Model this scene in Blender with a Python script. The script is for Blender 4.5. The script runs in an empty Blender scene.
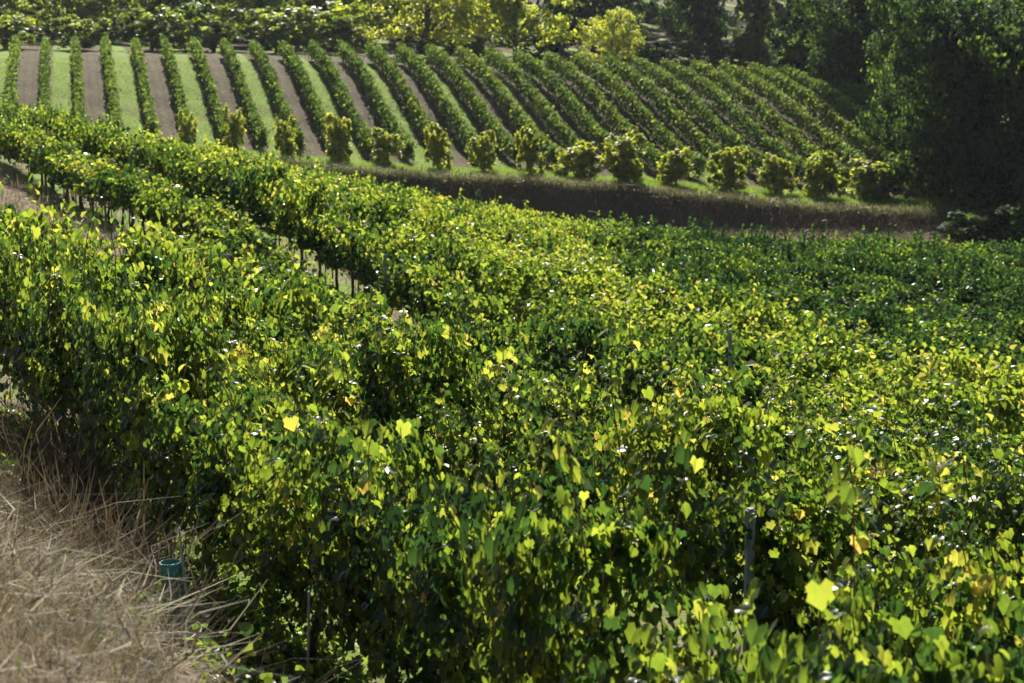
import bpy, math, random
import numpy as np
from mathutils import Vector, Matrix

R = math.radians
SC = bpy.context.scene
COL = SC.collection
rng = np.random.default_rng(7)
random.seed(7)

# ------------------------------------------------------------------ camera
W, H = 1024, 683
LENS = 70.0
F = W * LENS / 36.0
YH = -100.0                                   # horizon lies above the frame
PITCH = math.atan((H / 2 - YH) / F)
ZC = 16.0
cam_d = bpy.data.cameras.new('camera')
cam = bpy.data.objects.new('camera', cam_d)
COL.objects.link(cam)
cam.location = (0, 0, ZC)
cam.rotation_euler = (R(90) - PITCH, 0, 0)
cam_d.lens = LENS
cam_d.sensor_width = 36.0
cam_d.clip_start = 0.1
cam_d.clip_end = 3000
cam_d.dof.use_dof = True
cam_d.dof.focus_distance = 17.0
cam_d.dof.aperture_fstop = 4.5
SC.camera = cam

# ------------------------------------------------------------------ light
SUN_AZ = -5.0      # degrees from the view direction, negative = left
SUN_EL = 35.0
world = bpy.data.worlds.new('World')
SC.world = world
world.use_nodes = True
nt = world.node_tree
sky = nt.nodes.new('ShaderNodeTexSky')
sky.sky_type = 'NISHITA'
sky.sun_disc = False
sky.sun_elevation = R(SUN_EL)
sky.sun_rotation = R(SUN_AZ)
sky.air_density = 1.0
sky.dust_density = 1.0
bg = nt.nodes['Background']
bg.inputs['Strength'].default_value = 0.045
nt.links.new(sky.outputs[0], bg.inputs['Color'])
sun_d = bpy.data.lights.new('sun', 'SUN')
sun = bpy.data.objects.new('sun', sun_d)
COL.objects.link(sun)
sun_d.energy = 5.0
sun_d.angle = R(0.53)
sun_d.color = (1.0, 0.95, 0.84)
tosun = Vector((math.sin(R(SUN_AZ)) * math.cos(R(SUN_EL)), math.cos(R(SUN_AZ)) * math.cos(R(SUN_EL)), math.sin(R(SUN_EL))))
sun.rotation_euler = tosun.to_track_quat('Z', 'Y').to_euler()
sun.location = tosun * 200

SC.view_settings.view_transform = 'Standard'
SC.view_settings.look = 'None'
SC.view_settings.exposure = 1.15
SC.view_settings.gamma = 1.0
SC.cycles.max_bounces = 6
SC.cycles.diffuse_bounces = 2
SC.cycles.glossy_bounces = 2
SC.cycles.transmission_bounces = 2
SC.cycles.volume_bounces = 0
SC.cycles.sample_clamp_indirect = 4.0
SC.cycles.use_denoising = True

# ------------------------------------------------------------------ terrain
cp, sp = math.cos(PITCH), math.sin(PITCH)
def ray(x, y):
    a, b = (x - W / 2) / F, -(y - H / 2) / F
    return a, cp + b * sp, -sp + b * cp        # X, Y, Z direction
def unproj(x, y, D):
    a, dy, dz = ray(x, y)
    t = D / dy
    return a * t, D, ZC + dz * t
def project(X, Y, Z):
    z = Z - ZC
    dep = Y * cp - z * sp
    up = Y * sp + z * cp
    return W / 2 + F * X / dep, H / 2 - F * up / dep, dep
def yh(h, D):
    return YH + F * h / D

class TPS:
    def __init__(s, pts, lam=0.02):
        p = np.array(pts, float)
        s.xy, z = p[:, :2], p[:, 2]
        n = len(z)
        A = np.zeros((n + 3, n + 3))
        A[:n, :n] = s.k(s.xy[:, None, :] - s.xy[None, :, :]) + lam * np.eye(n) * 50
        A[:n, n] = 1; A[:n, n + 1:] = s.xy; A[n, :n] = 1; A[n + 1:, :n] = s.xy.T
        s.w = np.linalg.solve(A, np.concatenate([z, np.zeros(3)]))
    @staticmethod
    def k(d):
        r2 = (d ** 2).sum(-1)
        return 0.5 * r2 * np.log(np.maximum(r2, 1e-9))
    def __call__(s, X, Y):
        X = np.asarray(X, float); sh = X.shape
        q = np.stack([X.ravel(), np.asarray(Y, float).ravel()], -1)
        out = np.empty(len(q))
        for i in range(0, len(q), 20000):
            b = q[i:i + 20000]
            out[i:i + 20000] = s.k(b[:, None, :] - s.xy[None]) @ s.w[:-3] + s.w[-3] + b @ s.w[-2:]
        return out.reshape(sh)

A_px = [(0, 600, 9), (100, 640, 8), (150, 690, 7), (60, 480, 16.5), (0, 560, 10.5),
        (175, 590, 14.3), (300, 690, 11.9), (400, 750, 10.5), (500, 862, 9.4), (600, 965, 8.5), (800, 1105, 7.1), (1000, 1190, 6.2),
        (0, 305, 29.8), (66, 360, 26), (200, 463, 20.6), (450, 575, 14.8), (640, 662, 12.3), (790, 730, 10.8), (1024, 922, 9),
        (250, 388, 26), (500, yh(6.05, 19.2), 19.2), (400, yh(6.3, 21.4), 21.4), (700, 590, 15.9),
        (115, 228, 41.9), (250, 305, 33.8), (0, 163, 52.7), (500, yh(7.2, 24.9), 24.9), (400, yh(7.35, 27.5), 27.5),
        (410, 338, 33.1), (230, 228, 41.9), (640, yh(7.2, 26), 26), (1024, yh(6.6, 19.3), 19.3), (0, yh(8, 63), 63),
        (640, yh(12.8, 70), 70), (640, yh(10.0, 46), 46), (1024, yh(10.7, 52), 52), (1024, yh(8.8, 34), 34),
        (400, yh(12.6, 75), 75), (200, yh(11.2, 75), 75), (0, yh(9.9, 75), 75), (800, yh(11.8, 62), 62),
        (0, yh(12.6, 91), 91), (200, yh(14.2, 91), 91), (400, yh(15, 91), 91), (640, yh(15.3, 91), 91), (800, yh(15.4, 91), 91), (1000, yh(15.6, 91), 91)]
B_h = [(0, 11.4, 95), (200, 12.2, 95), (290, 12.6, 95), (440, 13.15, 95), (560, 13.5, 95), (700, 14.1, 95), (950, 14.9, 95), (1100, 15.3, 95),
       (0, 11.6, 100), (200, 12.45, 100), (400, 13.2, 100), (640, 14.0, 100), (850, 14.7, 100), (1000, 15.0, 100),
       (0, 9.9, 117), (200, 10.2, 117), (400, 10.7, 117), (640, 11.6, 117), (850, 12.3, 117), (1000, 13.0, 117),
       (0, 10.2, 140), (300, 10.7, 140), (640, 11.7, 140), (1000, 12.8, 140), (0, 11, 200), (1000, 12, 200), (-300, 10, 117), (1400, 14, 117)]
A_pts = [unproj(*p) for p in A_px] + [(0, 0, ZC - 1.7), (-3, 0, ZC - 1.5), (3, 0, ZC - 2.4), (8, 0, ZC - 3.2), (-8, 0, ZC - 1.6),
         (-12, 12, ZC - 3.2), (-25, 40, ZC - 5.5), (30, 20, ZC - 6.2), (30, 60, ZC - 11.5), (-40, 70, ZC - 9)]
B_pts = [unproj(x, yh(h, D), D) for x, h, D in B_h]
tA, tB = TPS(A_pts, .004), TPS(B_pts, .01)
def smooth(a, b, x):
    t = np.clip((np.asarray(x, float) - a) / (b - a), 0, 1)
    return t * t * (3 - 2 * t)
def bank_y(X):
    X = np.asarray(X, float)
    return 92.6 + .5 * np.sin(X * .31) + .25 * np.sin(X * 1.1 + 1)
def ground(X, Y):
    X = np.asarray(X, float); Y = np.asarray(Y, float)
    Xa = np.clip(X, -45, 45)
    za = tA(np.clip(X, -40, 40), np.clip(Y, -6, 93))
    zb = tB(np.clip(X, -60, 70), np.clip(Y, 90, 210))
    s = smooth(-1.1, 1.3, Y - bank_y(X))
    n = .05 * np.sin(X * 1.7 + Y * .6) * np.sin(Y * 1.3 - X * .4)
    far = smooth(45, 300, np.abs(X)) * 6 + smooth(210, 700, Y) * 18
    return za * (1 - s) + zb * s + n + far
def g1(X, Y):
    return float(ground(np.array([X]), np.array([Y]))[0])

# ------------------------------------------------------------------ helpers
def tag(o, label, cat, group=None):
    o['label'] = label; o['category'] = cat
    if group: o['group'] = group
    return o
def empty(name, loc=(0, 0, 0), rz=0):
    o = bpy.data.objects.new(name, None)
    o.empty_display_size = .3
    COL.objects.link(o); o.location = loc; o.rotation_euler = (0, 0, rz)
    return o
def link(name, me, mat=None, parent=None):
    if mat is not None and not me.materials: me.materials.append(mat)
    o = bpy.data.objects.new(name, me)
    COL.objects.link(o)
    if parent is not None: o.parent = parent
    return o
def np_mesh(name, verts, face_sizes, face_idx, attrs=None, smooth_=False):
    me = bpy.data.meshes.new(name)
    verts = np.asarray(verts, np.float32)
    me.vertices.add(len(verts)); me.vertices.foreach_set('co', verts.ravel())
    fs = np.asarray(face_sizes, np.int32); fi = np.asarray(face_idx, np.int32)
    me.loops.add(len(fi)); me.loops.foreach_set('vertex_index', fi)
    me.polygons.add(len(fs))
    st = np.zeros(len(fs), np.int32); st[1:] = np.cumsum(fs)[:-1]
    me.polygons.foreach_set('loop_start', st)
    me.polygons.foreach_set('loop_total', fs)
    me.update(calc_edges=True)
    for k, v in (attrs or {}).items():
        a = me.attributes.new(k, 'FLOAT', 'POINT')
        a.data.foreach_set('value', np.asarray(v, np.float32))
    me.polygons.foreach_set('use_smooth', np.full(len(fs), smooth_))
    me.validate()
    return me

# leaf templates: (u along tip, v sideways, w along normal)
_half = [(.06, 0), (-.16, .26), (.04, .56), (.26, .47), (.50, .56), (.64, .33), (.90, 0)]
def tpl_hi():
    v, f = [], []
    w = lambda u, y: .34 * abs(y) - .55 * y * y - .34 * (u - .25) ** 2
    for s in (1, -1):
        b = len(v)
        for (u, y) in _half + [(.30, .24)]: v.append((u - .35, s * y, w(u, y)))
        for i in range(7):
            t = [b + i, b + (i + 1) % 7, b + 7]
            f.append(t if s == 1 else t[::-1])
    return np.array(v), f
def tpl_mid():
    v, f = [], []
    for s in (1, -1):
        b = len(v)
        for (u, y) in [(-.05, 0), (.05, .5), (.55, .48), (1, 0)]: v.append((u - .4, s * y, .25 * abs(y) - .2 * (u - .3) ** 2))
        idx = list(range(b, b + 4))
        f.append(idx if s == 1 else idx[::-1])
    return np.array(v), f
def tpl_lo():
    v = [(-.5, 0, 0), (0, .5, .12), (.55, .05, -.05), (.05, -.5, .12)]
    return np.array(v), [[0, 1, 2, 3]]
HI, MID, LO = tpl_hi(), tpl_mid(), tpl_lo()
def unit(a): return a / np.maximum(np.linalg.norm(a, axis=-1, keepdims=True), 1e-9)
def leaf_cloud(name, P, N, T, S, lv, tpl, extra=None):
    """many leaves: positions, normals, tip directions, lengths -> one mesh"""
    N = unit(N); T = unit(T - (T * N).sum(-1, keepdims=True) * N); B = np.cross(N, T)
    tv, tf = tpl
    curl = np.random.default_rng(len(P)).uniform(.7, 2.7, len(P))[:, None, None]
    V = P[:, None, :] + S[:, None, None] * (tv[None, :, 0, None] * T[:, None] + tv[None, :, 1, None] * B[:, None] + curl * tv[None, :, 2, None] * N[:, None])
    n, k = len(P), len(tv)
    fs = np.tile([len(f) for f in tf], n)
    fl = np.concatenate([np.array(f) for f in tf])
    fi = (np.arange(n)[:, None] * k + fl[None]).ravel()
    at = {'lv': np.repeat(lv, k)}
    for kk, v in (extra or {}).items(): at[kk] = np.repeat(v, k)
    return np_mesh(name, V.reshape(-1, 3), fs, fi, at, True)
def tubes(name, paths, nseg=7):
    """paths: list of [(x,y,z,r),...] -> one mesh of tapered tubes"""
    V, FS, FI = [], [], []
    for path in paths:
        p = np.array(path, float); pos, rad = p[:, :3], p[:, 3]
        d = unit(np.gradient(pos, axis=0))
        ref = np.array([1., 0, 0]) if abs(d[0][0]) < .8 else np.array([0, 1., 0])
        b0 = len(V); m = len(pos)
        for i in range(m):
            a = unit(np.cross(d[i], ref)); c = np.cross(d[i], a)
            for j in range(nseg):
                t = 2 * math.pi * j / nseg
                V.append(pos[i] + rad[i] * (math.cos(t) * a + math.sin(t) * c))
        for i in range(m - 1):
            for j in range(nseg):
                FS.append(4); FI += [b0 + i * nseg + j, b0 + i * nseg + (j + 1) % nseg, b0 + (i + 1) * nseg + (j + 1) % nseg, b0 + (i + 1) * nseg + j]
        FS.append(nseg); FI += [b0 + j for j in range(nseg)][::-1]
        FS.append(nseg); FI += [b0 + (m - 1) * nseg + j for j in range(nseg)]
    return np_mesh(name, V, FS, FI, smooth_=True)

# ------------------------------------------------------------------ materials
def new_mat(name):
    m = bpy.data.materials.new(name); m.use_nodes = True
    return m, m.node_tree.nodes, m.node_tree.links
def ramp(nodes, stops, interp='LINEAR'):
    r = nodes.new('ShaderNodeValToRGB'); r.color_ramp.interpolation = interp
    el = r.color_ramp.elements
    while len(el) < len(stops): el.new(.5)
    for e, (p, c) in zip(el, stops): e.position = p; e.color = (*c, 1)
    return r
def math_node(nodes, links, op, a, b=None, clamp=False):
    n = nodes.new('ShaderNodeMath'); n.operation = op; n.use_clamp = clamp
    for i, v in enumerate((a, b)):
        if v is None: continue
        if isinstance(v, (int, float)): n.inputs[i].default_value = v
        else: links.new(v, n.inputs[i])
    return n.outputs[0]
def leaf_mat(name, refl, trans, shift='object', rough=.40, spec=.5, tfac=.5, bump=0):
    """a leaf: glossy skin over green flesh that lets light through; 'lv' is the leaf's own age"""
    m, N, L = new_mat(name)
    N.remove(N['Principled BSDF'])
    lv = N.new('ShaderNodeAttribute'); lv.attribute_name = 'lv'
    v = lv.outputs['Fac']
    if shift == 'object':
        oi = N.new('ShaderNodeObjectInfo')
        sep = N.new('ShaderNodeSeparateColor'); L.new(oi.outputs['Color'], sep.inputs[0])
        v = math_node(N, L, 'ADD', v, math_node(N, L, 'SUBTRACT', sep.outputs[0], .5), True)
    elif shift == 'attr':
        at = N.new('ShaderNodeAttribute'); at.attribute_name = 'yel'
        v = math_node(N, L, 'ADD', v, math_node(N, L, 'SUBTRACT', at.outputs['Fac'], .5), True)
    if shift:
        v = math_node(N, L, 'MINIMUM', v, math_node(N, L, 'MAXIMUM', lv.outputs['Fac'], .93))
    if bump:
        tc = N.new('ShaderNodeTexCoord'); nz = N.new('ShaderNodeTexNoise'); nz.inputs['Scale'].default_value = bump; nz.inputs['Detail'].default_value = 3
        L.new(tc.outputs['Object'], nz.inputs['Vector'])
        v = math_node(N, L, 'ADD', v, math_node(N, L, 'MULTIPLY', math_node(N, L, 'SUBTRACT', nz.outputs[0], .5), .22), True)
    r1, r2 = ramp(N, refl), ramp(N, trans)
    L.new(v, r1.inputs[0]); L.new(v, r2.inputs[0])
    p = N.new('ShaderNodeBsdfPrincipled')
    L.new(r1.outputs[0], p.inputs['Base Color'])
    p.inputs['Roughness'].default_value = rough
    p.inputs['Specular IOR Level'].default_value = spec
    if bump:
        bp = N.new('ShaderNodeBump'); bp.inputs['Strength'].default_value = .3; bp.inputs['Distance'].default_value = .01
        L.new(nz.outputs[0], bp.inputs['Height']); L.new(bp.outputs[0], p.inputs['Normal'])
    t = N.new('ShaderNodeBsdfTranslucent'); L.new(r2.outputs[0], t.inputs['Color'])
    mx = N.new('ShaderNodeMixShader'); mx.inputs[0].default_value = tfac
    L.new(p.outputs[0], mx.inputs[1]); L.new(t.outputs[0], mx.inputs[2])
    L.new(mx.outputs[0], N['Material Output'].inputs['Surface'])
    return m
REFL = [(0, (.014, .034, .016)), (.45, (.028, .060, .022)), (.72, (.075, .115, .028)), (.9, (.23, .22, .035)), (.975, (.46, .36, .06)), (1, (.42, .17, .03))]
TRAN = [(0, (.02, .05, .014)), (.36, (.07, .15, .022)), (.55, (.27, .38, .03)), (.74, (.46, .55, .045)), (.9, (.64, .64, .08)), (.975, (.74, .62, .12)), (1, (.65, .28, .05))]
M_VINE = leaf_mat('grape_leaf', REFL, TRAN, 'object', spec=.32, bump=45, rough=.36)
M_VINE_S = leaf_mat('grape_leaf_mass', REFL, TRAN, 'attr', rough=.38, spec=.36, bump=40)
M_HEDGE = leaf_mat('vine_row_leaf', [(0, (.025, .05, .016)), (.6, (.05, .09, .022)), (1, (.14, .17, .03))],
                   [(0, (.08, .15, .03)), (.6, (.21, .32, .04)), (1, (.46, .50, .05))], 'object', rough=.6, spec=.25)
M_BUSH = leaf_mat('bush_leaf', [(0, (.02, .045, .014)), (.45, (.06, .09, .02)), (.75, (.18, .19, .03)), (1, (.34, .30, .05))],
                  [(0, (.06, .12, .02)), (.45, (.26, .36, .03)), (.75, (.52, .60, .045)), (1, (.74, .74, .07))], 'object', rough=.5, tfac=.55)
M_TREE = leaf_mat('tree_leaf', [(0, (.014, .030, .012)), (.45, (.03, .06, .018)), (.75, (.07, .10, .02)), (1, (.20, .20, .03))],
                  [(0, (.03, .07, .02)), (.45, (.16, .26, .035)), (.75, (.36, .45, .035)), (1, (.66, .62, .05))], 'object', rough=.65, spec=.1)
def bark_mat(name, c1, c2, scale=18):
    m, N, L = new_mat(name)
    p = N['Principled BSDF']; p.inputs['Roughness'].default_value = .9
    tc = N.new('ShaderNodeTexCoord'); nz = N.new('ShaderNodeTexNoise'); nz.inputs['Scale'].default_value = scale; nz.inputs['Detail'].default_value = 6
    mp = N.new('ShaderNodeMapping'); mp.inputs['Scale'].default_value = (1, 1, .2)
    L.new(tc.outputs['Object'], mp.inputs[0]); L.new(mp.outputs[0], nz.inputs['Vector'])
    r = ramp(N, [(.3, c1), (.7, c2)]); L.new(nz.outputs[0], r.inputs[0]); L.new(r.outputs[0], p.inputs['Base Color'])
    b = N.new('ShaderNodeBump'); b.inputs['Strength'].default_value = .6; L.new(nz.outputs[0], b.inputs['Height']); L.new(b.outputs[0], p.inputs['Normal'])
    return m
M_TRUNK = bark_mat('vine_bark', (.035, .026, .02), (.12, .09, .065), 40)
M_CANE = bark_mat('vine_cane', (.10, .055, .025), (.19, .12, .06), 60)
M_BARK = bark_mat('tree_bark', (.03, .025, .02), (.10, .08, .06), 6)
M_POST = bark_mat('weathered_wood', (.22, .22, .21), (.42, .42, .40), 25)
def dry_mat(name, stops, tf=.3):
    m, N, L = new_mat(name)
    p = N['Principled BSDF']; p.inputs['Roughness'].default_value = .75
    at = N.new('ShaderNodeAttribute'); at.attribute_name = 'lv'
    r = ramp(N, stops); L.new(at.outputs['Fac'], r.inputs[0]); L.new(r.outputs[0], p.inputs['Base Color'])
    t = N.new('ShaderNodeBsdfTranslucent'); L.new(r.outputs[0], t.inputs['Color'])
    mx = N.new('ShaderNodeMixShader'); mx.inputs[0].default_value = tf
    L.new(p.outputs[0], mx.inputs[1]); L.new(t.outputs[0], mx.inputs[2]); L.new(mx.outputs[0], N['Material Output'].inputs['Surface'])
    return m
M_DRY = dry_mat('dry_grass', [(0, (.055, .038, .022)), (.4, (.16, .118, .066)), (.75, (.31, .24, .135)), (.86, (.48, .41, .27)), (.9, (.10, .13, .03)), (1, (.20, .22, .06))])
M_BANKG = dry_mat('bank_grass', [(0, (.04, .029, .015)), (.5, (.14, .10, .05)), (.85, (.30, .24, .11)), (1, (.14, .18, .045))])
M_GRASS = dry_mat('green_grass', [(0, (.12, .20, .03)), (.6, (.28, .42, .05)), (1, (.42, .48, .10))], .55)

# ground material: masks are worked out from where the ground lies
def ground_mat():
    m, N, L = new_mat('ground')
    p = N['Principled BSDF']; p.inputs['Roughness'].default_value = .95; p.inputs['Specular IOR Level'].default_value = .1
    geo = N.new('ShaderNodeNewGeometry')
    def noise(s, d=5, r=.6):
        n = N.new('ShaderNodeTexNoise'); n.inputs['Scale'].default_value = s; n.inputs['Detail'].default_value = d; n.inputs['Roughness'].default_value = r
        L.new(geo.outputs['Position'], n.inputs['Vector']); return n.outputs[0]
    n1, n2, n3 = noise(.7), noise(6, 8, .7), noise(28, 6, .7)
    sep = N.new('ShaderNodeSeparateXYZ'); L.new(geo.outputs['Position'], sep.inputs[0])
    X, Y = sep.outputs[0], sep.outputs[1]
    def mix(f, a, b):
        n = N.new('ShaderNodeMix'); n.data_type = 'RGBA'
        L.new(f, n.inputs[0]); L.new(a, n.inputs[6]); L.new(b, n.inputs[7]); return n.outputs[2]
    mm = lambda *a: math_node(N, L, *a)
    gr = ramp(N, [(.3, (.09, .15, .025)), (.6, (.17, .25, .035)), (.8, (.25, .30, .06))]); L.new(n2, gr.inputs[0])
    dry = ramp(N, [(.3, (.10, .075, .05)), (.55, (.2, .15, .1)), (.8, (.30, .24, .15))]); L.new(n2, dry.inputs[0])
    soil = ramp(N, [(.3, (.030, .021, .015)), (.55, (.090, .060, .038)), (.8, (.17, .12, .075))]); L.new(n3, soil.inputs[0])
    # far field: every second alley under grass, the others tilled
    u = mm('DIVIDE', mm('ADD', mm('ADD', X, mm('MULTIPLY', mm('SUBTRACT', Y, 100.0), .220)), STRIP0), 2 * PITCHF)
    u = mm('ADD', u, mm('MULTIPLY', mm('SUBTRACT', n1, .5), .10))
    u = mm('ADD', u, mm('MULTIPLY', mm('SUBTRACT', n2, .5), .16))
    fr = mm('ABSOLUTE', mm('SUBTRACT', mm('FRACT', mm('ADD', u, .5)), .5))
    gmask = mm('SUBTRACT', 1.0, mm('MULTIPLY', mm('SUBTRACT', fr, .125), 22.0, True), True)
    tilled = mix(mm('MULTIPLY', mm('SUBTRACT', n2, .53), 7.0, True), soil.outputs[0], gr.outputs[0])
    rut = mm('SUBTRACT', 1.0, mm('MULTIPLY', mm('ABSOLUTE', mm('SUBTRACT', mm('ABSOLUTE', mm('SUBTRACT', fr, .5)), .07)), 28.0, True), True)
    rutc = ramp(N, [(.3, (.028, .02, .014)), (.7, (.06, .044, .03))]); L.new(n3, rutc.inputs[0])
    tilled = mix(mm('MULTIPLY', rut, mm('MULTIPLY', n1, 1.3), True), tilled, rutc.outputs[0])
    farf = mix(gmask, tilled, mix(mm('MULTIPLY', mm('SUBTRACT', n1, .52), 5.0, True), gr.outputs[0], dry.outputs[0]))
    edge = mm('MULTIPLY', mm('SUBTRACT', 99.3, Y), 1.2, True)          # grassy headland below the rows
    farf = mix(edge, farf, mix(mm('MULTIPLY', mm('SUBTRACT', n1, .45), 5.0, True), gr.outputs[0], dry.outputs[0]))
    bank = N.new('ShaderNodeAttribute'); bank.attribute_name = 'bank'
    farf = mix(bank.outputs['Fac'], farf, soil.outputs[0])
    near = mix(mm('MULTIPLY', mm('SUBTRACT', n1, .42), 6.0, True), gr.outputs[0], dry.outputs[0])
    dr = N.new('ShaderNodeAttribute'); dr.attribute_name = 'dry'
    near = mix(dr.outputs['Fac'], near, dry.outputs[0])
    isfar = mm('MULTIPLY', mm('SUBTRACT', Y, 90.0), .8, True)
    L.new(mix(isfar, near, farf), p.inputs['Base Color'])
    b = N.new('ShaderNodeBump'); b.inputs['Strength'].default_value = .8; b.inputs['Distance'].default_value = .08
    L.new(n2, b.inputs['Height']); L.new(b.outputs[0], p.inputs['Normal'])
    return m

# rows of the near field: X + MROW*Y = c
MROW = .48
NR = math.hypot(1, MROW)
ROWDIR = np.array([MROW, -1]) / NR
ROWRZ = math.atan2(ROWDIR[1], ROWDIR[0])
# far field
PITCHF = 1.83
STRIP0 = 11.6
def row_c(X, Y): return X + MROW * Y

# ------------------------------------------------------------------ ground sheet
gx = np.concatenate([np.linspace(-500, -62, 14), np.linspace(-60, -26, 50), np.linspace(-25.6, 25.6, 230), np.linspace(26, 60, 50), np.linspace(62, 500, 14)])
gy = np.concatenate([np.linspace(-60, -7, 10), np.linspace(-6, 50, 170), np.linspace(50.4, 90, 90), np.linspace(90.2, 96, 40), np.linspace(96.4, 130, 90), np.linspace(131, 215, 50), np.linspace(220, 900, 20)])
GX, GY = np.meshgrid(gx, gy)
GZ = ground(GX, GY)
nx, ny = len(gx), len(gy)
ii = (np.arange(ny - 1)[:, None] * nx + np.arange(nx - 1)[None]).ravel()
fi = np.stack([ii, ii + 1, ii + nx + 1, ii + nx], -1).ravel()
by = GY - bank_y(GX)
bankm = np.clip(smooth(-10, -6, by) * (1 - smooth(.9, 1.6, by)), 0, 1)
cc = row_c(GX, GY)
drym = np.maximum(1 - smooth(3.6, 4.6, cc), smooth(7.4, 8.0, cc) * (1 - smooth(10.8, 11.4, cc)) * (1 - smooth(-5.5, -3.5, GX)))
me = np_mesh('ground', np.stack([GX, GY, GZ], -1).reshape(-1, 3), np.full(len(ii), 4), fi, {'bank': bankm.ravel(), 'dry': drym.ravel()}, True)
g = link('ground', me, ground_mat()); g['kind'] = 'structure'

# ------------------------------------------------------------------ grapevines
def lv_rand(r, n):
    """leaf ages: mostly mature green, some yellowing, very few red"""
    v = np.clip(r.normal(.42, .12, n), 0, .85)
    k = r.random(n)
    v = np.where(k > .982, r.uniform(.72, .94, n), v)
    return np.where(k > .9985, 1.0, v)
def vine_leaves(seed, hi, bare=False):
    r = np.random.default_rng(seed)
    P, N, T = [], [], []
    canes = []; LVS = []
    ns = 17 if hi else 11
    for s in range(ns):
        x0 = -.46 + .92 * (s + r.random()) / ns
        side = 1 if s % 2 else -1
        L = r.uniform(.70, 1.05) if r.random() > .18 else r.uniform(1.15, 1.5)
        nst = 12
        p = np.array([x0, r.normal(0, .04), .62 + r.normal(0, .05)])
        d = unit(np.array([r.normal(0, .22), side * r.uniform(.05, .35), 1.0]))
        pts = [p.copy()]
        for i in range(nst):
            d = unit(d + np.array([r.normal(0, .09), r.normal(0, .09) + side * .015, -.06 * (i > 6) * r.random() * 2]))
            if abs(p[1]) > .22: d = unit(d + np.array([0, -.12 * np.sign(p[1]), .1]))
            p = p + d * L / nst
            pts.append(p.copy())
        canes.append([(q[0], q[1], q[2], .006 * (1 - .75 * i / nst) + .0012) for i, q in enumerate(pts)])
        step = .030 if hi else .06
        nl = int(L / step)
        LVS.append(np.full(nl, r.normal(.02, .13)))
        for k in range(nl):
            t = (k + .5) / nl * nst
            i = min(int(t), nst - 1); q = pts[i] + (pts[i + 1] - pts[i]) * (t - i)
            sd = 1 if k % 2 else -1
            out = unit(np.array([r.normal(0, .7), sd * (.5 + r.random()), r.normal(.15, .4)]))
            off = out * r.uniform(.02, .10)
            P.append(q + off)
            N.append(out * np.array([.5, .9, .5]) + np.array([0, 0, .55]) + r.normal(0, .38, 3))
            T.append(out * .6 + np.array([0, 0, -.8]) + r.normal(0, .4, 3))
    nf = 1900 if hi else 660                                           # the bushy body of side shoots
    a = r.uniform(0, 2 * math.pi, nf); rad = np.sqrt(r.uniform(.05, 1, nf))
    z = (.66 if bare else .46) + (.80 if bare else 1.0) * r.beta(1.3, 1.3, nf)
    wid = .05 + .31 * np.clip((1.62 - z) / .35, 0, 1) ** .6 * np.clip((z - .25) / .95, 0, 1) ** .7
    bl = np.array([(r.uniform(-.42, .42), r.uniform(.6, 1.45), r.uniform(.10, .24)) for _ in range(9)])
    x = np.clip(r.normal(0, .26, nf), -.6, .6)
    qb = r.integers(0, 9, nf); inb = r.random(nf) < .72
    x = np.where(inb, bl[qb, 0] + r.normal(0, 1, nf) * bl[qb, 2] * .7, x); z = np.where(inb, np.clip(bl[qb, 1] + r.normal(0, 1, nf) * bl[qb, 2], .42, 1.5), z)
    if bare: z = np.maximum(z, .66 + .15 * r.random(nf))
    wid = wid * np.where(inb, 1.25, .8); y = rad * wid * np.sign(np.cos(a))
    F_ = np.stack([x, y, z], -1)
    out = np.stack([r.normal(0, .35, nf), np.sign(y) * .9, r.normal(.35, .3, nf)], -1)
    P = np.concatenate([np.array(P), F_]); N = np.concatenate([np.array(N), out + r.normal(0, .3, (nf, 3))])
    T = np.concatenate([np.array(T), out * .4 + np.array([0, 0, -.9]) + r.normal(0, .35, (nf, 3))])
    n = len(P)
    S = np.clip(r.normal(.054, .016, n), .022, .09) if hi else np.clip(r.normal(.086, .021, n), .045, .13)
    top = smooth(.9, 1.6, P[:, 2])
    qs = np.where(inb, r.normal(-.02, .13, 9)[qb], 0)
    lv = lv_rand(r, n)
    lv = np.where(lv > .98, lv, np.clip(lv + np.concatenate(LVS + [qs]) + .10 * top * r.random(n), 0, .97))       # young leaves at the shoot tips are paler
    return P, N, T, S, lv, canes
def vine_trunk(seed, more=0):
    r = np.random.default_rng(seed)
    p = []
    x = y = 0
    for i in range(8):
        t = i / 7
        p.append((x, y, -.12 + .78 * t, .032 * (1 - .35 * t) + .006 * r.random()))
        x += r.normal(0, .012); y += r.normal(0, .012)
    e = p[-1]
    arms = []
    for s in (-1, 1):
        arms.append([(e[0], e[1], e[2] - .05, .018)] + [(e[0] + s * .48 * k / 5, e[1] + r.normal(0, .012), e[2] + .02 + r.normal(0, .012) + .03 * min(k, 1), .016 - .0015 * k) for k in range(1, 6)])
    for k in range(more):
        x1 = r.uniform(-.4, .4); y1 = r.normal(0, .05)
        arms.append([(x1, y1, -.1, .016), (x1 + r.normal(0, .02), y1, .3, .013), (x1 + r.normal(0, .04), y1, .75, .010), (x1, y1, 1.0, .006)])
    return tubes('vine_trunk', [p] + arms, 7)
HI_V, MID_V = [], []
for k in range(7):
    P, N, T, S, lv, canes = vine_leaves(100 + k, True)
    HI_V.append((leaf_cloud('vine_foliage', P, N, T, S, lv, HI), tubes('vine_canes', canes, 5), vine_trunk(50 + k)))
for k in range(6):
    P, N, T, S, lv, canes = vine_leaves(200 + k, False)
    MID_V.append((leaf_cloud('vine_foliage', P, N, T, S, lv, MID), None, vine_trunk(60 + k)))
BARE_V = []
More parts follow.
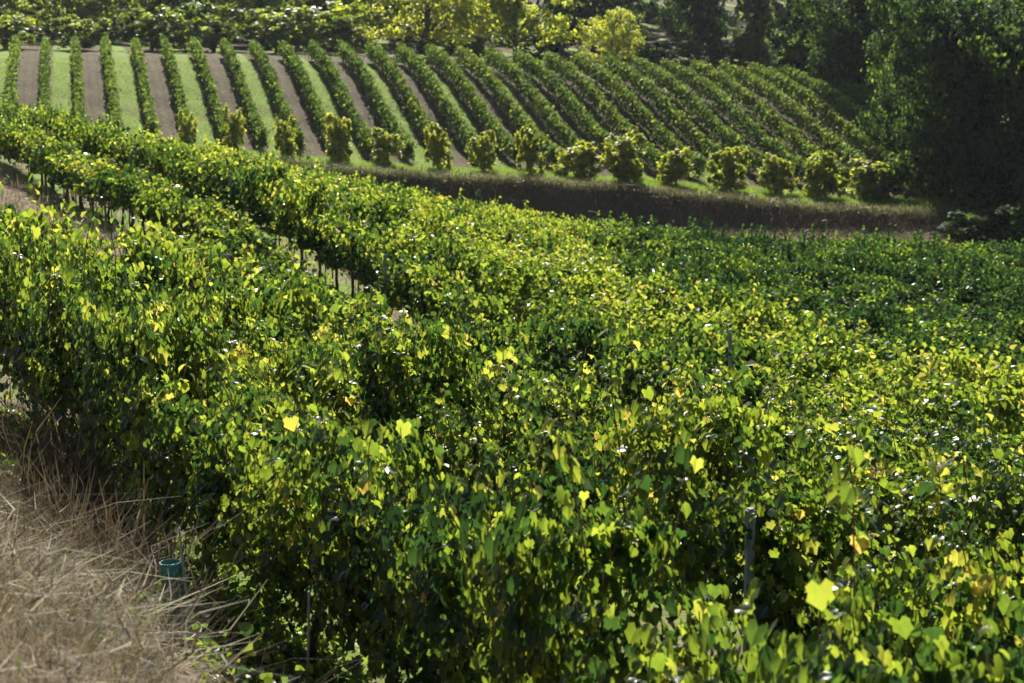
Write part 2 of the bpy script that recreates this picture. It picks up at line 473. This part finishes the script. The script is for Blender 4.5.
for k in range(5):
    P, N, T, S, lv, canes = vine_leaves(250 + k, False, True)
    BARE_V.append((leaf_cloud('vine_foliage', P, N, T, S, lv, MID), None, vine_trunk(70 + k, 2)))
for lst in (HI_V, MID_V, BARE_V):
    for f, c, t in lst:
        f.materials.append(M_VINE); t.materials.append(M_TRUNK)
        if c: c.materials.append(M_CANE)

# (c, first Y, last Y, row height, description)
ROWS = [(4.45, 5.2, 19.5, 1.14, 'the nearest row'),
        (6.67, 7.2, 37, 1.0, 'the second row'),
        (9.05, 9.5, 31, .96, 'the third row'),
        (11.8, 13, 57, .76, 'the row beside the dry track'),
        (14.2, 16, 66, .92, 'the row showing bare trunks'),
        ]
names = ['sixth', 'seventh', 'eighth', 'ninth', 'tenth', 'eleventh', 'twelfth', 'thirteenth', 'fourteenth', 'fifteenth', 'sixteenth', 'seventeenth']
for k in range(11):
    ROWS.append((16.4 + 2.15 * k, 20, 75, .79, 'the %s row' % names[k]))
ROWS.append((40.0, 46, 64, .80, 'the seventeenth row'))
ROWS.append((42.1, 50, 66, .80, 'the eighteenth row'))
ROWS.append((44.2, 54, 68, .80, 'the nineteenth row'))
VINES = []
for ri, (c, y0, y1, hs, desc) in enumerate(ROWS):
    n = int((y1 - y0) * NR / (.85 if ri in (3, 4) else 1.08))
    for j in range(n):
        Y = y1 - (j + .5) / n * (y1 - y0) + random.uniform(-.06, .06)
        X = c - MROW * Y + random.uniform(-.05, .05)
        VINES.append([ri, j, X, Y])
VA = np.array([[v[2], v[3]] for v in VINES]); VZ = ground(VA[:, 0], VA[:, 1])
near, rest = [], []
for v, z in zip(VINES, VZ):
    px, py, dep = project(v[2], v[3], z + .9)
    mg = 1991 * .75 / dep
    inside = -mg < px < W + mg and py - mg * 1.3 < H and py > -50
    ok = -mg - 160 < px < W + mg + 160
    if not ok: continue
    v += [z, px, py, dep]
    (near if inside else rest).append(v)
near.sort(key=lambda v: v[7])
rest += near[300:]; near = near[:300]
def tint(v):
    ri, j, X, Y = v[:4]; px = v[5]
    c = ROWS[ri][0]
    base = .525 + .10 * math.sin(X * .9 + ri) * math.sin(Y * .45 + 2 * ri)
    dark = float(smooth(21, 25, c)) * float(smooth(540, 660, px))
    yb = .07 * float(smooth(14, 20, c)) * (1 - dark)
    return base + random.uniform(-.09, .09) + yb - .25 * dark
def build_vine(v, lib, first={}):
    ri, j, X, Y, z = v[:5]
    f, c, t = random.choice(lib)
    o = empty('grapevine', (X, Y, z), ROWRZ + (math.pi if random.random() < .5 else 0) + random.uniform(-.08, .08))
    hs = ROWS[ri][3] * (random.uniform(.84, 1.12) if random.random() > .12 else random.uniform(1.15, 1.26))
    o.scale = (1.02, random.uniform(.9, 1.15), hs)
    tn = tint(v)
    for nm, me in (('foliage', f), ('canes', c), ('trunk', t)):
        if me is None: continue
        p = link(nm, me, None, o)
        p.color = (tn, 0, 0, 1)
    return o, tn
near.sort(key=lambda v: (v[0], v[1]))
ORD = ['first', 'second', 'third', 'fourth', 'fifth', 'sixth', 'seventh', 'eighth', 'ninth', 'tenth', 'eleventh', 'twelfth', 'thirteenth', 'fourteenth', 'fifteenth',
       'sixteenth', 'seventeenth', 'eighteenth', 'nineteenth', 'twentieth']
def ordinal(n):
    if n <= 20: return ORD[n - 1]
    tens = ['', '', 'twenty', 'thirty', 'forty', 'fifty', 'sixty'][n // 10]
    tn = ['', '', 'twentieth', 'thirtieth', 'fortieth', 'fiftieth', 'sixtieth'][n // 10]
    return tn if n % 10 == 0 else tens + '-' + ORD[n % 10 - 1]
cnt = {}
for v in near:
    ri = v[0]; cnt[ri] = cnt.get(ri, 0) + 1
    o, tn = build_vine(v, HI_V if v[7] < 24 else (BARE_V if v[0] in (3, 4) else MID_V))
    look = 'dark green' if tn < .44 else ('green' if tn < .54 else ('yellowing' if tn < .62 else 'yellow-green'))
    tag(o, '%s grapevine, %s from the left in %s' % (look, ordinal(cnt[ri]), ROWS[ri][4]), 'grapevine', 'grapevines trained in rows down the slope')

# the many smaller vines beyond: one mass
Ps, Ns, Ts, Ss, Ls, Ys = [], [], [], [], [], []
tr = []
libm = [vine_leaves(300 + k, False) for k in range(6)]
for v in rest:
    ri, j, X, Y, z = v[:5]
    P, N, T, S, lv, _ = libm[random.randrange(6)]
    a = ROWRZ + (math.pi if random.random() < .5 else 0)
    ca, sa = math.cos(a), math.sin(a)
    M = np.array([[ca, sa, 0], [-sa, ca, 0], [0, 0, 1]])
    hs = ROWS[ri][3] * random.uniform(.92, 1.12)
    Ps.append((P * np.array([1.02, random.uniform(.9, 1.15), hs])) @ M + np.array([X, Y, z])); Ns.append(N @ M); Ts.append(T @ M); Ss.append(S); Ls.append(lv)
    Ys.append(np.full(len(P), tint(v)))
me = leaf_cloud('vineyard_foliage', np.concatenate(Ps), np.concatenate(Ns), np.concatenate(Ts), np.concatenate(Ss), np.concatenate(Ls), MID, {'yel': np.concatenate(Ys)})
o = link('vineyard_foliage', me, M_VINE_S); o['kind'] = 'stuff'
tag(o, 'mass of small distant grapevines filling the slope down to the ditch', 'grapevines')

# ------------------------------------------------------------------ far field: hedge-like vine rows
k0 = int(math.floor((-30 + STRIP0) / PITCHF)); k1 = int(math.ceil((25 + STRIP0) / PITCHF))
fr = 0
for k in range(k0, k1 + 1):
    X0 = -STRIP0 + (k + .5) * PITCHF
    r = np.random.default_rng(900 + k)
    ya, yb = 99.6 + r.uniform(-.2, .3), 125.0
    n = 6500
    Y = ya + (yb - ya) * r.random(n) ** 1.1
    s1 = np.sin(Y * 2.1 + k) * .5 + np.sin(Y * 5.7 + 2 * k) * .5
    z = r.beta(1.5, 1.25, n)
    pl = np.round(Y / .95); bul = .75 + .5 * np.abs(np.sin(Y / .95 * math.pi)) * (.6 + .8 * np.modf(np.abs(np.sin(pl * 12.9898 + k)) * 43758.5)[0])
    hgt = 1.16 + .16 * float(smooth(-14, 4, X0)) + .10 * s1 + .12 * (bul - 1)
    wdf = .110 + .025 * float(smooth(-14, 6, X0))
    y_ = r.normal(0, wdf, n) * bul * (1.1 - .4 * z)
    X = X0 - .220 * (Y - 100) + y_
    Z = ground(X0 - .220 * (Y - 100), Y) + .22 + z * (hgt - .22)
    N = np.stack([np.sign(y_) * .8, r.normal(0, .4, n), .4 + r.normal(0, .3, n)], -1) + r.normal(0, .35, (n, 3))
    T = np.stack([np.sign(y_) * .4, r.normal(0, .5, n), np.full(n, -.8)], -1) + r.normal(0, .35, (n, 3))
    lv = np.clip(r.normal(.45, .2, n) + .3 * (bul - 1), 0, 1)
    me = leaf_cloud('vine_row', np.stack([X, Y, Z], -1), N, T, r.uniform(.11, .19, n), lv, LO)
    o = link('vine_row', me, M_HEDGE)
    o.color = (.5 + r.uniform(-.07, .07) + .05 * float(smooth(-5, 12, X0)), 0, 0, 1)
    fr += 1
    side = 'grass strip on its left' if k % 2 == 0 else 'grass strip on its right'
    tag(o, 'trimmed far vine row, %s from the left, %s' % (ordinal(fr), side), 'vine row', 'vine rows climbing the far slope')

# ------------------------------------------------------------------ bushes and trees
def crown_cloud(name, seed, lobes, n, size, tpl=LO, shell=.55):
    """lobes: (x,y,z,rx,ry,rz); leaves sit towards the outside of every lobe, in clumps, with gaps"""
    r = np.random.default_rng(seed)
    vol = np.array([l[3] * l[4] * l[5] for l in lobes]) ** .7
    vol /= vol.sum()
    P, N, LV = [], [], []
    for l, f in zip(lobes, vol):
        m = int(n * f)
        nc = max(7, m // 40)
        d = unit(r.normal(0, 1, (nc, 3))); rad = r.uniform(shell, 1.02, nc) ** .7
        cpos = d * rad[:, None]
        cl = r.normal(0, .16, nc)
        idx = r.integers(0, nc, m)
        p = cpos[idx] + r.normal(0, .125, (m, 3))
        P.append(np.array(l[:3]) + p * np.array(l[3:]))
        N.append(unit(p) + r.normal(0, .55, (m, 3)))
        LV.append(r.normal(.42, .16, m) + cl[idx])
    P = np.concatenate(P); N = np.concatenate(N); LV = np.clip(np.concatenate(LV), 0, 1)
    m = len(P)
    T = r.normal(0, 1, (m, 3)) + np.array([0, 0, -.2])
    keep = P[:, 2] > .05
    return leaf_cloud(name, P[keep], N[keep], T[keep], r.uniform(.7, 1.3, keep.sum()) * size, LV[keep], tpl)
def tree_mesh(seed, h, w, kind, n, size):
    r = np.random.default_rng(seed)
    lobes = []
    if kind in ('broad', 'light'):
        for k in range(19):
            a = r.uniform(0, 6.28); q = r.uniform(.1, .34) * w; zz = r.uniform(.12, .85) * h
            s = w * r.uniform(.15, .25) * (1.15 - .5 * abs(zz / h - .5))
            lobes.append((q * math.cos(a), q * math.sin(a), zz, s, s, s * .72))
    elif kind == 'tall':
        for k in range(14):
            a = r.uniform(0, 6.28); zz = (.10 + .85 * k / 13) * h; q = r.uniform(.05, .24) * w * (1.1 - .6 * zz / h)
            s = w * r.uniform(.16, .26) * (1.15 - .65 * zz / h)
            lobes.append((q * math.cos(a), q * math.sin(a), zz, s, s, s * .85))
    else:
        for k in range(10):
            a = r.uniform(0, 6.28); q = r.uniform(.05, .26) * w; zz = (.16 + .56 * k / 9) * h
            lobes.append((q * math.cos(a), q * math.sin(a), zz, w * r.uniform(.2, .3), w * r.uniform(.2, .3), h * .24))
    crown = crown_cloud('crown', seed, lobes, n, size)
    tw = max(.03, .022 * h)
    base = [(r.normal(0, .02) * h * .3 * t, r.normal(0, .02) * h * .3 * t, -.3 + t * .75 * h, tw * (1.15 - t)) for t in np.linspace(0, 1, 7)]
    limbs = [base]
    for l in lobes:
        zb = max(.12 * h, l[2] - .25 * h); zb = min(zb, .6 * h)
        limbs.append([(0, 0, zb, tw * .38), (l[0] * .5, l[1] * .5, (zb + l[2]) / 2 + .03 * h, tw * .25), (l[0], l[1], l[2], tw * .08)])
    trunk = tubes('trunk', limbs, 6)
    crown.materials.append(M_BUSH if h < 2 or kind in ('light', 'sunshrub') else M_TREE); trunk.materials.append(M_BARK)
    return crown, trunk
LIB = {'broad': [tree_mesh(400 + k, 10, 9, 'broad', 22000, .20) for k in range(3)],
       'light': [tree_mesh(480 + k, 10, 9, 'light', 8000, .24) for k in range(2)],
       'tall': [tree_mesh(420 + k, 13, 7, 'tall', 20000, .20) for k in range(3)],
       'shrub': [tree_mesh(440 + k, 3, 3, 'shrub', 4500, .15) for k in range(3)],
       'sunshrub': [tree_mesh(500 + k, 3, 3, 'sunshrub', 3000, .15) for k in range(3)],
       'bush': [tree_mesh(460 + k, 1.8, 1.15, 'shrub', 4600, .075) for k in range(4)]}
def plant(name, kind, px, D, sx, sz, yel, label, cat, group=None, X=None, var=None):
    if X is None: X = (px - W / 2) / F * D * 1.03
    c, t = LIB[kind][random.randrange(len(LIB[kind])) if var is None else var]
    o = empty(name, (X, D, g1(X, D)), random.uniform(0, 6.28))
    o.scale = (sx * random.uniform(.88, 1.12), sx * random.uniform(.88, 1.12), sz)
    p = link('crown', c, None, o); p.color = (yel, 0, 0, 1)
    link('trunk', t, None, o)
    tag(o, label, cat, group)
    return o
# bushy vines at the near ends of the far rows
ends = [(195, 152), (240, 160), (293, 163), (343, 166), (388, 170), (440, 173), (485, 177), (530, 180), (578, 182), (625, 185), (672, 187), (720, 190), (770, 194), (818, 197), (862, 199)]
for i, (px, py) in enumerate(ends):
    D = 97.6
    wd = (1.2 if i < 3 else (1.55 if i < 8 else 2.1)) * random.uniform(.88, 1.12)
    where = 'alone at the left end of the headland' if i == 0 else ('%s from the left on the headland above the bank' % ordinal(i + 1))
    look = 'slim upright yellow-green bush' if i < 3 else ('bushy yellow-lit bush' if i < 8 else 'broad rounded green bush')
    plant('bush', 'bush', px, D, wd, random.uniform(1.15, 1.55), random.uniform(.80, .93) if i < 10 else random.uniform(.70, .80), look + ' ' + where, 'bush', 'bushes at the foot of the far vine rows')
# trees behind the crest  (px, D, kind, sx, sz, yellow, label)
TREES = [
 (-30, 131, 'sunshrub', 1.89, 0.93, 0.46, 'low green shrub at the left picture edge behind the far vine rows'),
 (30, 132, 'sunshrub', 1.74, 0.85, 0.54, 'low dark shrub behind the far vine rows near the left edge'),
 (95, 131, 'sunshrub', 1.74, 0.81, 0.44, 'low pale green shrub behind the far rows above the second grass strip'),
 (165, 132, 'sunshrub', 2.03, 1.07, 0.45, 'rounded yellow-green shrub behind the far rows above the third grass strip'),
 (225, 133, 'sunshrub', 2.17, 1.19, 0.46, 'wide green shrub behind the far rows above the fourth grass strip'),
 (285, 134, 'sunshrub', 2.03, 1.11, 0.54, 'loose green shrub left of the tall yellow-green tree'),
 (345, 136, 'sunshrub', 2.32, 1.27, 0.55, 'leafy green shrub just left of the big yellow tree'),
 (430, 136, 'light', .95, .95, .92, 'big yellow-green sunlit tree behind the middle of the far slope'),
 (515, 139, 'light', .85, .95, .80, 'olive green spreading tree right of the big yellow tree'),
 (608, 133, 'light', .50, .44, .95, 'small bright yellow tree in front of the dark wood'),
 (748, 141, 'tall', .62, .62, .58, 'upright mid green tree in front of the dark wood'),
 (690, 150, 'broad', 1.1, 1.2, .19, 'dark green broad tree above the right half of the far slope'),
 (590, 156, 'broad', 1.1, 1.2, .18, 'dark blue-green tree behind the small yellow tree'),
 (800, 147, 'broad', 1.0, 1.15, .17, 'very dark broad tree left of the near dark trees'),
 (860, 126, 'broad', .95, 1.2, .15, 'dark tree closing the right end of the far rows'),
 (310, 158, 'light', 1.32, 1.21, .46, 'tall hazy green tree behind the leafy shrubs'),
 (225, 162, 'light', 1.32, 1.21, .46, 'hazy blue-green tree left of the tall hazy tree'),
 (130, 166, 'light', 1.38, 1.21, .46, 'broad hazy blue-green tree near the top left'),
 (40, 162, 'light', 1.32, 1.10, .46, 'hazy green tree in the top left corner'),
 (370, 160, 'light', 1.32, 1.32, .46, 'dark hazy tree left behind the big yellow tree'),
 (470, 165, 'tall', 1.2, 1.2, 0.40, 'dark tree behind the big yellow tree'),
 (895, 108, 'broad', .75, 1.15, .30, 'dark tree with a few lit leaves at the right end of the far rows'),
 (950, 99, 'broad', .80, 1.2, .23, 'dark round tree overhanging the right end of the bank'),
 (1000, 96, 'broad', 1.05, 1.30, .22, 'huge near-black tree rising at the right edge'),
 (955, 110, 'tall', 1.2, 1.2, .19, 'tall dark tree behind the huge tree at the right edge'),
 (1070, 99, 'broad', 1.1, 1.3, .18, 'dark tree cut by the right picture edge'),
 (1045, 91, 'shrub', 2.0, 1.7, .19, 'dark shrub at the foot of the trees by the right edge'),
 (975, 93.0, 'shrub', 1.3, .9, .21, 'low dark shrub under the huge tree at the end of the bank'),
 (880, 98.5, 'shrub', .9, .8, .50, 'small green shrub just right of the last headland bush'),
 (975, 87, 'shrub', 1.5, .6, .26, 'broad dark bramble clump added as shade in the ditch below the round tree'),  # dark brambles added to stand in for tree shadow on the ditch
 (1030, 85, 'shrub', 1.7, .7, .22, 'dark bramble clump added as shade in the ditch at the right picture edge'),  # also added to darken the ditch where tree shade falls
 (838, 121, 'broad', .8, .9, .26, 'dark tree standing at the top right corner of the far vineyard'),
 (790, 127, 'shrub', 1.6, 1.3, .30, 'dark shrub on the crest right of the upright tree'),
 (-15, 151, 'light', 0.85, 0.77, 0.46, 'soft green leafy tree rising at the left picture edge'),
 (88, 149, 'light', 0.90, 0.81, 0.52, 'pale green airy tree above the second grass strip'),
 (180, 152, 'light', 0.95, 0.85, 0.47, 'full green tree above the third grass strip'),
 (268, 150, 'light', 0.90, 0.81, 0.55, 'bright green airy tree above the fourth grass strip'),
 (345, 151, 'light', 1.00, 0.90, 0.50, 'full green tree just left of the big yellow tree'),
]
for px, D, kind, sx, sz, yel, label in TREES:
    sh = 'shrub' if 'shrub' in kind else 'tree'
    plant(sh, kind, px, D, sx, sz, yel, label, sh, 'trees and shrubs behind the far vineyard')
for i, px in enumerate(range(-20, 900, 62)):
    plant('shrub', 'shrub', px + random.uniform(-12, 12), random.uniform(143, 158), random.uniform(2.0, 2.8), random.uniform(.6, 1.1), .68 - .38 * (px > 520) + random.uniform(-.05, .05),
          '%s undergrowth shrub below the wood, %s from the left' % ('dark green' if px > 520 else 'green', ordinal(i + 1)), 'shrub', 'undergrowth along the foot of the wood')
# the wood further back reads as one mass
lob = []
r = np.random.default_rng(77)
for k in range(90):
    px = -250 + 1500 * k / 89; D = r.uniform(185, 215)
    X = (px - 512) / F * D
    for q in range(3):
        s = r.uniform(3.2, 5)
        lob.append((X + r.normal(0, 2), D + r.normal(0, 3), g1(X, D) + 1 + q * 5 + r.uniform(-1, 1), s, s, s))
me = crown_cloud('woodland', 78, lob, 60000, .75)
o = link('woodland', me, M_TREE); o.color = (.50, 0, 0, 1); o['kind'] = 'stuff'
tag(o, 'dark wood closing the view behind the far vineyard', 'wood')

# ------------------------------------------------------------------ grasses (uncountable)
def blades(name, X, Y, Lr, wr, mat, seed, lean=.5, seedheads=0.0, lvr=(0, 1), kink=0):
    r = np.random.default_rng(seed)
    n = len(X)
    Z = ground(X, Y)
    L = r.uniform(*Lr, n); w = r.uniform(*wr, n)
    a = r.uniform(0, 6.283, n); ln = r.gamma(2, lean / 2, n)
    b = r.uniform(0, 6.283, n)
    lv = r.uniform(*lvr, n)
    m = 5
    t = np.linspace(0, 1, m)
    hx = (ln[:, None] * L[:, None]) * t[None] ** 1.8
    hz = L[:, None] * t[None] * np.maximum(.25, 1 - .35 * np.minimum(ln, 1.6)[:, None] * t[None] ** 1.5)
    cx = X[:, None] + np.cos(a)[:, None] * hx; cy = Y[:, None] + np.sin(a)[:, None] * hx; cz = Z[:, None] - .03 + hz
    if kink:
        kk = np.cumsum(r.normal(0, kink, (n, m, 3)), 1) * L[:, None, None] * t[None, :, None]
        cx = cx + kk[..., 0]; cy = cy + kk[..., 1]; cz = cz + kk[..., 2] * .5
    ww = w[:, None] * (1 - .9 * t[None])
    sh = r.random(n) < seedheads
    ww[sh, 3] = w[sh] * 2.6; ww[sh, 4] = w[sh] * .6
    V = np.empty((n, m, 2, 3))
    for s, sg in ((0, -1), (1, 1)):
        V[:, :, s, 0] = cx + sg * np.cos(b)[:, None] * ww; V[:, :, s, 1] = cy + sg * np.sin(b)[:, None] * ww; V[:, :, s, 2] = cz
    base = np.arange(n)[:, None] * (2 * m)
    q = np.array([[2 * i, 2 * i + 1, 2 * i + 3, 2 * i + 2] for i in range(m - 1)]).ravel()
    fi = (base + q[None]).ravel()
    me = np_mesh(name, V.reshape(-1, 3), np.full(n * (m - 1), 4), fi, {'lv': np.repeat(lv, 2 * m)})
    o = link(name, me, mat); o['kind'] = 'stuff'
    return o
r = np.random.default_rng(5)
n = 260000
Y = r.uniform(4.2, 21, n); X = r.uniform(-7, 1.5, n)
c = row_c(X, Y)
xe = np.interp(Y, [5, 7.5, 10, 15, 20], [-.85, -1.2, -1.8, -3.1, -4.3])
dens = (1 - smooth(-.15, .45, X - xe)) * (.35 + .65 * smooth(4, 9, Y)) + .035
px = 512 + F * X / Y
keep = (r.random(n) < dens) & (px > -250) & (px < 900) & (c < 4.9) & (row_c(X, Y) < 4.9) & ~((Y < 8) & (px > 150 + 40 * Y)) & ~((px > 146) & (px < 215) & (Y > 6.2) & (r.random(n) < .9)) & ~((px > 260) & (r.random(n) < .6))
tag(blades('dry_grass', X[keep], Y[keep], (.05, .34), (.0009, .0024), M_DRY, 6, .6, .3, kink=.28), 'tangle of dry straw-coloured grass on the bank in the lower left', 'dry grass')
n = 5000
Yw = r.uniform(11, 18, n); Xw = np.interp(Yw, [5, 7.5, 10, 15, 20], [-1.0, -1.3, -1.85, -3.1, -4.3]) + r.normal(-.25, .35, n)
cl = np.sin(Xw * 4.3) * np.sin(Yw * 2.7) > -.3
tag(blades('dry_weeds', Xw[cl], Yw[cl], (.30, .95), (.0012, .003), M_DRY, 16, .35, .6, (.0, .45), kink=.10), 'tall grey-brown dead weeds at the left ends of the nearest rows', 'dead weeds')
n = 900
Yw = r.uniform(9, 20, n); Xw = 4.05 + r.normal(0, .38, n) - MROW * Yw
nl = 14
P = np.stack([Xw, Yw, ground(Xw, Yw)], -1)[:, None, :] + r.normal(0, 1, (n, nl, 3)) * np.array([.07, .07, 0]) + np.stack([np.zeros((n, nl)), np.zeros((n, nl)), r.uniform(.03, .38, (n, nl)) * r.uniform(.3, 1, (n, 1))], -1)
P = P.reshape(-1, 3); m_ = len(P)
me = leaf_cloud('weeds', P, r.normal(0, .5, (m_, 3)) + np.array([0, 0, .8]), r.normal(0, 1, (m_, 3)), r.uniform(.03, .075, m_), np.clip(r.normal(.55, .15, m_), 0, .9), MID, {'yel': np.full(m_, .42)})
o = link('weeds', me, M_VINE_S); o['kind'] = 'stuff'; tag(o, 'low green weeds under the nearest vine row', 'weeds')
# the track between rows, and grass under the rows
n = 60000
Y = r.uniform(20, 66, n); X = r.uniform(-24, 2, n); c = row_c(X, Y)
keep = ((c > 7.6) & (c < 11.2) & (X < -2) & (r.random(n) < .9)) | ((c > 11.2) & (c < 17) & (r.random(n) < .25))
tag(blades('track_grass', X[keep], Y[keep], (.15, .6), (.004, .009), M_DRY, 8, .7, .2), 'dry brown grass along the track between the vine rows', 'dry grass')
n = 40000
X = r.uniform(-22, 24, n); Y = bank_y(X) + np.where(r.random(n) < .5, r.uniform(-7, 1.6, n), r.normal(1.3, .35, n))
tag(blades('bank_grass', X, Y, (.2, .6), (.006, .016), M_BANKG, 9, .9, .1), 'rough brown grass hanging over the dark bank below the far field', 'rough grass')
n = 170000
Y = r.uniform(99, 122, n); X = r.uniform(-40, 20, n)
u = (X + .220 * (Y - 100) + STRIP0) / (2 * PITCHF); fr_ = np.abs((u + .5) % 1 - .5)
keep = (fr_ < .12 + .05 * r.random(n)) & (r.random(n) < .7)
tag(blades('strip_grass', X[keep], Y[keep], (.05, .16), (.012, .028), M_GRASS, 12, .7), 'bright green grass in the alternate strips between the far vine rows', 'grass')
n = 80000
X = r.uniform(-18, 22, n); Y = bank_y(X) + r.uniform(1.0, 6.5, n)
tag(blades('headland_grass', X, Y, (.10, .32), (.01, .02), M_GRASS, 10, .6), 'short green grass on the headland above the bank', 'grass')

# ------------------------------------------------------------------ posts, grow tubes, sticks
def box_post(name, w, d, h, mat, parent, top=.01):
    import bmesh
    bm = bmesh.new(); bmesh.ops.create_cube(bm, size=1)
    bmesh.ops.scale(bm, vec=(w, d, h + .3), verts=bm.verts); bmesh.ops.translate(bm, vec=(0, 0, (h - .3) / 2), verts=bm.verts)
    bmesh.ops.bevel(bm, geom=bm.edges[:], offset=top, segments=2, affect='EDGES')
    me = bpy.data.meshes.new(name); bm.to_mesh(me); bm.free()
    return link(name, me, mat, parent)
def on_row(ri, px):
    c = ROWS[ri][0]; a = (px - 512) / F * 1.03
    Y = c / (MROW + a)
    return c - MROW * Y, Y
POSTS = [(1, 806, 1.55, 'grey weathered trellis post beside the dark gap at the bottom right'),
         (3, 886, 1.62, 'slim grey trellis post among yellow leaves right of centre'),
         (5, 750, 1.62, 'pale trellis post rising behind the middle vine rows'),
         (4, 405, 1.35, 'wooden trellis post among the bare trunks left of centre'),
         (4, 252, 1.35, 'wooden trellis post among the bare trunks further up the slope')]
for ri, px, h, lab in POSTS:
    X, Y = on_row(ri, px)
    X += -.32 * .9; Y += -.32 * .43
    o = empty('trellis_post', (X, Y, g1(X, Y)), ROWRZ)
    o.rotation_euler = (random.uniform(-.03, .03), random.uniform(-.03, .03), ROWRZ)
    box_post('shaft', 0.05, .05, h, M_POST, o)
    tag(o, lab, 'post', 'trellis posts in the vine rows')

m, N, L = new_mat('green_plastic')
p = N['Principled BSDF']; p.inputs['Base Color'].default_value = (.05, .16, .145, 1); p.inputs['Roughness'].default_value = .3
t_ = N.new('ShaderNodeBsdfTranslucent'); t_.inputs['Color'].default_value = (.07, .24, .21, 1)
mx = N.new('ShaderNodeMixShader'); mx.inputs[0].default_value = .35
L.new(p.outputs[0], mx.inputs[1]); L.new(t_.outputs[0], mx.inputs[2]); L.new(mx.outputs[0], N['Material Output'].inputs['Surface'])
M_TUBE = m
def grow_tube(px, Y, tilt, label, hh=.5):
    X = (px - 512) / F * Y * 1.05
    o = empty('grow_tube', (X, Y, g1(X, Y)))
    o.rotation_euler = (tilt[0], tilt[1], .4)
    V, FS, FI = [], [], []
    k = 14
    for zz in np.linspace(-.05, hh, 7):
        for rr in (.058, .054):
            for j in range(k):
                a = 2 * math.pi * j / k
                f = rr * (1 + .10 * math.cos(2 * a + zz * 2))
                V.append((f * math.cos(a), f * math.sin(a), zz))
    for i in range(6):
        for s in (0, 1):
            for j in range(k):
                b = i * 2 * k + s * k
                q = [b + j, b + (j + 1) % k, b + 2 * k + (j + 1) % k, b + 2 * k + j]
                FS.append(4); FI += q if s == 0 else q[::-1]
    for i, fl in ((0, 1), (6, 0)):
        for j in range(k):
            b = i * 2 * k
            q = [b + j, b + k + j, b + k + (j + 1) % k, b + (j + 1) % k]
            FS.append(4); FI += q if fl else q[::-1]
    link('sleeve', np_mesh('sleeve', V, FS, FI, smooth_=True), M_TUBE, o)
    link('stake', tubes('stake', [[(.075, 0, -.2, .008), (.075, 0, .4, .008), (.07, 0, .75, .007)]], 6), M_POST, o)
    tag(o, label, 'grow tube', 'green grow tubes round young vines')
grow_tube(176, 10.8, (.0, -.06), 'green plastic grow tube leaning slightly, in the dry grass left of the nearest row', .56)
grow_tube(290, 10.6, (.03, .04), 'dark green grow tube in the shade under the nearest vine row', .26)
m, N, L = new_mat('bleached_stalk'); N['Principled BSDF'].inputs['Base Color'].default_value = (.6, .57, .5, 1); N['Principled BSDF'].inputs['Roughness'].default_value = .7
def stick(p0, p1, label, rad=.006):
    a = np.array(unproj(*p0)); b = np.array(unproj(*p1))
    mid = (a + b) / 2 + np.array([0, 0, .01])
    o = link('dry_stalk', tubes('dry_stalk', [[(*(a - a), rad), (*(mid - a), rad * .9), (*(b - a), rad * .6)]], 6), m)
    o.location = a
    tag(o, label, 'dry stalk', 'bleached stalks in the dry grass')
stick((100, 640, 9.0), (188, 632, 9.2), 'long pale stalk lying level through the dry grass beside the green tube')
stick((150, 690, 7.2), (141, 640, 7.3), 'short white stalk standing upright in the dry grass at the bottom')

# ------------------------------------------------------------------ haze
zlo = float(GZ[(np.abs(GX) < 130) & (GY < 240)].min())
import bmesh
bm = bmesh.new(); bmesh.ops.create_cube(bm, size=1)
bmesh.ops.scale(bm, vec=(1100, 1020, 60 + abs(zlo) + 45), verts=bm.verts)
HZ_ = 60 + abs(zlo) + 45
bmesh.ops.translate(bm, vec=(0, 430, 55 - HZ_ / 2), verts=bm.verts)
me = bpy.data.meshes.new('haze'); bm.to_mesh(me); bm.free()
m, N, L = new_mat('haze')
N.remove(N['Principled BSDF'])
v = N.new('ShaderNodeVolumePrincipled'); v.inputs['Color'].default_value = (.80, .88, 1, 1); v.inputs['Density'].default_value = .00008; v.inputs['Anisotropy'].default_value = .55
L.new(v.outputs[0], N['Material Output'].inputs['Volume'])
o = link('haze', me, m); o['kind'] = 'stuff'; o['label'] = 'thin blue morning haze over the vineyard slopes'; o['category'] = 'haze'
